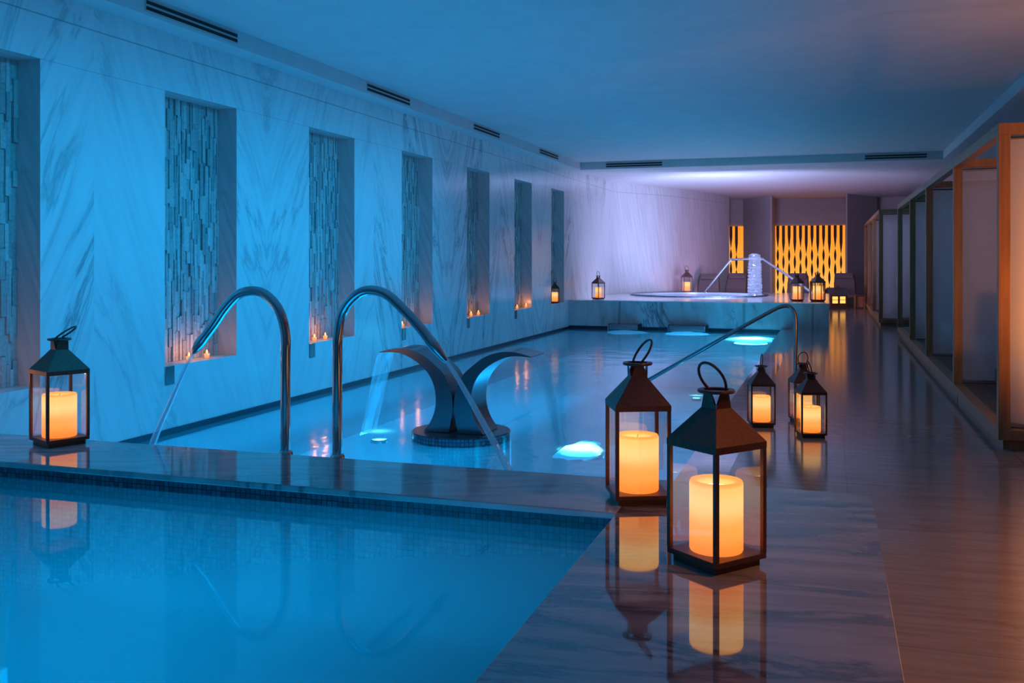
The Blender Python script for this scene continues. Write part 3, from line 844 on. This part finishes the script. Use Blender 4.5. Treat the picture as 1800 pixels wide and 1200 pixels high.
# ------------------------------------------------------------------ underwater lamps
def pool_lamp(loc, r, label, mat='lamp_white', flat=.35, group='underwater lamps in the main pool'):
    t = empty('pool_lamp', loc); tag(t, label, 'lamp', group)
    bm = B(); lathe(bm, [(r, 0)] + [(r * math.cos(a * PI / 16), r * flat * math.sin(a * PI / 16)) for a in range(1, 8)] + [(0, r * flat)], 28, cap=False)
    obj('lens', bm, M[mat], t, smooth=True)
    bm = B(); lathe(bm, [(r * 1.02, 0), (r * 1.15, 0), (r * 1.15, .02), (r * 1.02, .03)], 28, cap=False); obj('bezel', bm, M['steel'], t, smooth=True)
pool_lamp((-1.93, 7.64, -.152), .17, 'bright underwater lamp right of the fountain')
pool_lamp((-1.46, 19.1, -.20), .32, 'large bright underwater lamp by the whirlpool at the far right')
pool_lamp((-3.86, 7.9, -.20), .07, 'small underwater lamp left of the fountain')
pool_lamp((-1.45, 11.1, -.16), .05, 'small underwater lamp by the pool steps')

# ------------------------------------------------------------------ cabanas
def curtain_mesh(x0, x1, z0, z1, seed, gather=0.0, amp=.03):
    rn = random.Random(seed); bm = B(); nx, nz = 90, 16
    ph = [rn.uniform(0, 6) for _ in range(5)]
    rows = []
    for j in range(nz + 1):
        q = j / nz; z = z0 + (z1 - z0) * q
        row = []
        for i in range(nx + 1):
            p = i / nx
            xx = x0 + (x1 - x0) * p + gather * (1 - q) * (1 - p) ** 2
            y = amp * (math.sin(22 * p + ph[0] + .5 * math.sin(2 * q)) * .6 + math.sin(41 * p + ph[1]) * .35 + math.sin(9 * p + ph[2] + q) * .6) * (.5 + .5 * (1 - q))
            row.append(bm.verts.new((xx, y, z)))
        rows.append(row)
    for a, b in zip(rows, rows[1:]):
        for i in range(nx): bm.faces.new((a[i], a[i + 1], b[i + 1], b[i]))
    return bm

def cabana(x0, x1, y0, y1, label, last, seed, h=2.48, gather=0.0):
    t = empty('cabana', (x0, y0, 0)); tag(t, label, 'cabana', 'curtained cabanas along the right side')
    W = x1 - x0; Ln = y1 - y0; p = .085; w = M['wood']
    bm = B(); box(bm, .04, W - .02, .05, Ln - .002, 0.0005, .075); obj('plinth', bm, w, t)
    bm = B(); box(bm, 0, W, 0, Ln - .002, .0755, .155); obj('platform', bm, w, t, bevel=.004)
    bm = B(); box(bm, .10, W - .1, .10, Ln - .05, .1555, .165); obj('floor_mat', bm, M['wood_dark'], t)
    ys_ = [0] + ([Ln - p - .002] if last else [])
    for y in ys_:
        for x in (0, W - p):
            bm = B(); box(bm, x, x + p, y, y + p, .1555, h - .086); obj('post', bm, w, t, bevel=.004)
        bm = B(); box(bm, 0, W, y, y + p, h - .0855, h); obj('end_beam', bm, w, t, bevel=.004)
    for x in (0, W - p):
        bm = B(); box(bm, x, x + p, p + .0005, Ln - (p + .003 if last else .003), h - .0855, h); obj('side_beam', bm, w, t, bevel=.004)
    bm = curtain_mesh(p + .006, W - p - .006, .20, h - .11, seed, gather); xf(bm, Matrix.Translation((0, .06 + p, 0)))
    cu = obj('curtain', bm, M['curtain'], t, smooth=True)
    bm = curtain_mesh(p + .006, W - p - .006, .19, .34, seed, gather); xf(bm, Matrix.Translation((0, .064 + p, 0)))
    obj('hem', bm, M['curtain'], cu, smooth=True)
    bm = B(); tube(bm, [(p, .05 + p, h - .10), (W - p, .05 + p, h - .10)], .012, 8); obj('curtain_rod', bm, M['steel'], t)
    return t
def daybed(x, y, label):
    t = empty('daybed', (x, y, .1655)); tag(t, label, 'daybed', 'daybeds inside the cabanas')
    bm = B(); box(bm, -.75, .75, -.95, .95, .06, .20); obj('frame', bm, M['wood_dark'], t, bevel=.01)
    for sx in (-.66, .66):
        for sy in (-.86, .86):
            bm = B(); box(bm, sx - .04, sx + .04, sy - .04, sy + .04, .0005, .0595); obj('leg', bm, M['wood_dark'], t)
    bm = B(); box(bm, -.73, .73, -.93, .93, .2005, .36); obj('mattress', bm, M['cushion'], t, bevel=.05, seg=3)
    bm = B(); box(bm, -.7, .7, -.12, .12, 0, .5); xf(bm, Matrix.Translation((0, .74, .361)) @ Matrix.Rotation(-.3, 4, 'X')); obj('backrest', bm, M['cushion'], t, bevel=.05, seg=3)
YC = [8.13, 10.93, 13.97, 16.75, 19.80]
CL = ['nearest wooden cabana at the right edge, its curtain lit orange', 'second wooden cabana from the front along the right side', 'third wooden cabana from the front along the right side', 'fourth wooden cabana, last of the near row']
BL = ['daybed behind the curtain of the nearest cabana', 'daybed behind the curtain of the second cabana', 'daybed behind the curtain of the third cabana', 'daybed behind the curtain of the fourth cabana']
for i in range(4):
    cabana(1.21, 3.35, YC[i], YC[i + 1], CL[i], i == 3, 10 + i, gather=0)
    daybed(2.3, (YC[i] + YC[i + 1]) / 2 + .15, BL[i])
YD = [22.3, 25.6, 28.9, 32.0]
CL2 = ['pale-curtained cabana at the front of the far group', 'middle cabana of the far group beyond the cross beam', 'rearmost cabana of the far group near the end wall']
for i in range(3):
    cabana(0.99, 3.35, YD[i], YD[i + 1], CL2[i], i == 2, 20 + i, h=2.52)
daybed(2.2, 24.1, 'daybed behind the pale curtain of the far group')

# ------------------------------------------------------------------ glowing slatted screens at the far end
def screen(x0, x1, z0, z1, y, label, pitch=.186, off=0):
    t = empty('slatted_screen', ((x0 + x1) / 2, y, z0)); tag(t, label, 'screen', 'glowing slatted screens on the end wall')
    W = x1 - x0; H = z1 - z0
    bm = B(); box(bm, -W / 2, W / 2, .06, .075, 0, H); obj('light_panel', bm, M['panel_glow'], t)
    bm = B()
    n = int(W / pitch) + 1
    for k in range(n):
        cx = -W / 2 + pitch * (k + .45)
        if cx + .05 > W / 2: break
        odd = (k + off) % 2
        zs = [H * i / 90 for i in range(91)]
        L_, R_ = [], []
        for z in zs:
            q = 1 - z / H     # 0 top, 1 bottom
            nodes = (.38, .58, .78) if odd else (.30, .48, .68, .88)
            base = .048
            if q < nodes[0]:
                d = (nodes[0] - q) / .16; hw = base * min(1, d ** .8 if d > 0 else 0)
            elif q > nodes[-1]:
                d = (q - nodes[-1]) / .10; hw = base * min(1, d ** .8)
            else:
                for a_, b_ in zip(nodes, nodes[1:]):
                    if a_ <= q <= b_: hw = base * .78 * math.sin(PI * (q - a_) / (b_ - a_)) ** .9
            hw = max(hw, .002)
            L_.append((cx - hw, z)); R_.append((cx + hw, z))
        for yy in (0.0, .035): pass
        fl = [bm.verts.new((x, 0, z)) for x, z in L_]; fr = [bm.verts.new((x, 0, z)) for x, z in R_]
        bl = [bm.verts.new((x, .035, z)) for x, z in L_]; br = [bm.verts.new((x, .035, z)) for x, z in R_]
        for i in range(90):
            bm.faces.new((fl[i], fr[i], fr[i + 1], fl[i + 1])); bm.faces.new((br[i], bl[i], bl[i + 1], br[i + 1]))
            bm.faces.new((bl[i], fl[i], fl[i + 1], bl[i + 1])); bm.faces.new((fr[i], br[i], br[i + 1], fr[i + 1]))
    obj('slats', bm, M['slat'], t)
screen(-1.795, .465, .0005, 2.58, 34.21, 'wide orange glowing slatted screen in the alcove at the end wall')
screen(-3.55, -2.86, .0005, 2.58, 34.21, 'narrow orange glowing slatted screen left of the pier', off=1)

# ------------------------------------------------------------------ loungers at the far end
def lounger(x, y, label, rz=0.0):
    t = empty('chaise_lounger', (x, y, 0), rz); tag(t, label, 'lounger', 'chaise loungers before the end wall')
    prof = [(-1.0, .30), (-.6, .33), (-.25, .30), (0, .31), (.25, .42), (.5, .62), (.72, .82), (.86, .93)]
    P = smooth_path([(0, a, b) for a, b in prof], 4)
    def shell(th0, th1, w0, w1):
        bm = B(); rows = []
        for i, p in enumerate(P):
            q = i / (len(P) - 1); w = w0 + (w1 - w0) * q
            rows.append([bm.verts.new((sx * w, p.y, p.z + dz)) for dz in (th0, th1) for sx in (-1, 1)])
        for a, b in zip(rows, rows[1:]):
            bm.faces.new((a[0], a[1], b[1], b[0])); bm.faces.new((a[2], b[2], b[3], a[3]))
            bm.faces.new((a[0], b[0], b[2], a[2])); bm.faces.new((a[1], a[3], b[3], b[1]))
        bm.faces.new(rows[0][:2] + rows[0][3:1:-1]); bm.faces.new(rows[-1][:2] + rows[-1][3:1:-1])
        return bm
    obj('shell', shell(-.03, 0, .36, .30), M['wood_dark'], t, bevel=.004)
    obj('mattress', shell(.001, .07, .345, .275), M['lounger'], t, bevel=.02)
    bm = B(); box(bm, -.25, .25, -.10, .10, 0, .07); xf(bm, Matrix.Translation((0, .72, .90)) @ Matrix.Rotation(.72, 4, 'X')); obj('head_pillow', bm, M['lounger'], t, bevel=.025, seg=3)
    for sx in (-.30, .30):
        bm = B()
        prism(bm, [(-.85, 0.0005), (-.70, 0.0005), (-.60, .29), (-.72, .29)], sx - .02, sx + .02)
        xf(bm, Matrix(((0, 0, 1, 0), (1, 0, 0, 0), (0, 1, 0, 0), (0, 0, 0, 1)))); obj('leg', bm, M['wood_dark'], t)
        bm = B()
        prism(bm, [(.60, 0.0005), (.78, 0.0005), (.66, .72), (.50, .58)], sx - .02, sx + .02)
        xf(bm, Matrix(((0, 0, 1, 0), (1, 0, 0, 0), (0, 1, 0, 0), (0, 0, 0, 1)))); obj('leg', bm, M['wood_dark'], t)
lounger(-3.42, 28.75, 'chaise lounger at left beside the curved marble wall', D(4))
lounger(-2.78, 30.2, 'chaise lounger in front of the narrow glowing screen')
lounger(-.95, 30.6, 'chaise lounger in front of the left half of the wide screen')
lounger(.42, 31.3, 'chaise lounger by the right pier behind the house lantern')

# ------------------------------------------------------------------ house lantern and side table
t = empty('house_lantern', (.17, 29.8, 0), D(24)); tag(t, 'house-shaped wooden lantern with lit windows on the floor by the whirlpool', 'lantern')
bm = B(); box(bm, -.30, .30, -.20, .20, 0.0005, .06); obj('base', bm, M['wood_dark'], t, bevel=.005)
bm = B()
box(bm, -.26, .26, -.16, .16, .0605, .16); box(bm, -.26, .26, -.16, .16, .36, .40)
for x in (-.26, -.03, .20): box(bm, x, x + .06, -.16, -.13, .1605, .3595); box(bm, x, x + .06, .13, .16, .1605, .3595)
for y in (-.03,): box(bm, .23, .26, y - .0, y + .0601, .1605, .3595)
obj('wall_frame', bm, M['wood_dark'], t)
for x in (-.115, .115):
    bm = B(); box(bm, x - .083, x + .083, -.150, -.140, .161, .359); pn = obj('window', bm, M['house_glow'], t)
    bm = B(); box(bm, x - .083, x + .083, -.158, -.151, .252, .268); obj('muntin', bm, M['wood_dark'], pn)
bm = B(); box(bm, .240, .250, -.128, .128, .161, .359); pn = obj('window', bm, M['house_glow'], t)
bm = B(); box(bm, .251, .258, -.128, .128, .252, .268); obj('muntin', bm, M['wood_dark'], pn)
bm = B()
v = [(-.31, -.22, .385), (-.31, .22, .385), (-.31, 0, .60), (.31, -.22, .385), (.31, .22, .385), (.31, 0, .60)]
vv = [bm.verts.new((x, y, z + .016)) for x, y, z in v]
for f in ((0, 1, 2), (3, 5, 4), (0, 3, 4, 1), (0, 2, 5, 3), (1, 4, 5, 2)): bm.faces.new([vv[i] for i in f])
obj('roof', bm, M['steel'], t)
bm = B(); box(bm, -.02, .06, -.05, .05, .56, .68); obj('chimney', bm, M['wood_dark'], t)

t = empty('side_table', (.80, 30.0, 0)); tag(t, 'small low wooden side table beside the far cabanas', 'side table')
bm = B(); box(bm, -.16, .16, -.16, .16, .38, .41); obj('table_top', bm, M['wood_dark'], t, bevel=.004)
for sx in (-.13, .13):
    for sy in (-.13, .13):
        bm = B(); box(bm, sx - .02, sx + .02, sy - .02, sy + .02, .0005, .3795); obj('leg', bm, M['wood'], t)
bm = B(); box(bm, -.10, .10, -.10, .10, .05, .36); obj('drawer_box', bm, M['wood'], t)

# ------------------------------------------------------------------ lights
def area(name, loc, rot, sx, sy, col, e, spread=180):
    l = bpy.data.lights.new(name, 'AREA'); l.shape = 'RECTANGLE'; l.size = sx; l.size_y = sy; l.color = col; l.energy = e; l.spread = math.radians(spread)
    o = bpy.data.objects.new(name, l); COL.objects.link(o); o.location = loc; o.rotation_euler = rot
    return o
def point(name, loc, col, e, r=.1):
    l = bpy.data.lights.new(name, 'POINT'); l.color = col; l.energy = e; l.shadow_soft_size = r
    o = bpy.data.objects.new(name, l); COL.objects.link(o); o.location = loc
    return o
def spot(name, loc, target, col, e, ang, r=.1, blend=.6):
    l = bpy.data.lights.new(name, 'SPOT'); l.color = col; l.energy = e; l.shadow_soft_size = r; l.spot_size = math.radians(ang); l.spot_blend = blend
    o = bpy.data.objects.new(name, l); COL.objects.link(o); o.location = loc
    o.rotation_euler = (Vector(target) - Vector(loc)).to_track_quat('-Z', 'Y').to_euler()
    return o
BLUE = (0.0, 0.44, 1.0)
CYAN = (0.0, 0.50, 1.0)
# added submerged area lights standing in for the pools' underwater lighting
area('pool_near_fill', (-3.6, 8.0, -1.15), (PI, D(-40), 0), 2.6, 5.4, BLUE, 138)
area('pool_far_fill', (-3.4, 15.6, -1.15), (PI, D(-38), 0), 2.8, 9.6, BLUE, 80)
area('pool_centre_fill', (-2.6, 13.0, -1.22), (PI, D(-18), 0), 2.4, 14.5, BLUE, 145)
area('front_pool_fill', (-3.3, 2.2, -0.70), (PI, 0, 0), 3.8, 3.6, BLUE, 100)
for y in (6.4, 9.4, 12.4, 15.4, 18.6):
    point('pool_side_lamp', (XP - .15, y, -.6), CYAN, 14, .08)
point('far_pool_lamp', (-1.5, 19.6, -.45), (0, .6, 1), 10, .1)
spot('pool_beam_lamp', (-5.1, 5.45, -.36), (-5.2, 10.0, -.10), CYAN, 45, 13, .04)
# added blue strip, no cove there, brightening the left wall from above
area('wall_wash_fill', (-2.4, 8.2, 3.50), (0, D(58), 0), .10, 10.0, BLUE, 56, 66)
# lavender tub light, then added spots with no fixture, brightening wall, ceiling and deck
LAV = (.48, .54, 1.0)
area('tub_flood', (TC[0], TC[1], .30), (PI, 0, 0), 2.2, 2.2, LAV, 45)
spot('whirlpool_wall_fill', (-2.4, 23.1, .62), (-5.2, 25.3, 2.0), LAV, 300, 160, .35)
spot('whirlpool_ceiling_fill', (-2.4, 23.3, .62), (-2.0, 27.2, 3.4), LAV, 640, 132, .35)
spot('whirlpool_deck_fill', (-2.9, 23.0, 3.40), (-2.9, 23.2, 0), LAV, 400, 110, .10, .8)
# warm spots for the warm source outside the frame at right
WARM = (1, .34, .07)
spot('cabana_lamp', (2.6, 6.9, .6), (2.2, 9.0, 1.25), WARM, 430, 86, .25, .7)
spot('ceiling_uplight', (2.7, 6.8, 1.9), (1.2, 9.2, 3.6), WARM, 110, 100, .4, 1.0)
spot('floor_warm_fill', (1.9, 3.6, 3.4), (.9, 4.3, 0), WARM, 260, 75, .06, .9)  # added overhead spot, only to warm the slab and near floor
point('far_end_fill', (-1.6, 28.2, .22), (1, .46, .95), 60, .12)  # added pink-violet fill hidden behind the whirlpool block, lights the far end

w = bpy.data.worlds.new('world'); SC.world = w; w.use_nodes = True
bg = w.node_tree.nodes['Background']; bg.inputs[0].default_value = (.006, .01, .03, 1); bg.inputs[1].default_value = 1.0

# ------------------------------------------------------------------ camera
cam = bpy.data.cameras.new('camera'); co = bpy.data.objects.new('camera', cam); COL.objects.link(co)
co.location = (0, 0, 1.45); co.rotation_euler = (PI / 2, 0, YAW)
cam.sensor_width = 36; cam.lens = 34.0; cam.shift_y = -145 / 1800; cam.clip_end = 200
SC.camera = co
vs = SC.view_settings
SC.display_settings.display_device = 'sRGB'
vs.view_transform = 'Standard'; vs.look = 'None'; vs.exposure = 0; vs.gamma = 1; vs.use_curve_mapping = False
cy = SC.cycles
cy.use_denoising = True; cy.max_bounces = 10; cy.diffuse_bounces = 4; cy.glossy_bounces = 5; cy.transmission_bounces = 6; cy.transparent_max_bounces = 16
cy.sample_clamp_indirect = 4.0; cy.sample_clamp_direct = 0; cy.caustics_reflective = False; cy.caustics_refractive = False; cy.blur_glossy = 0.5
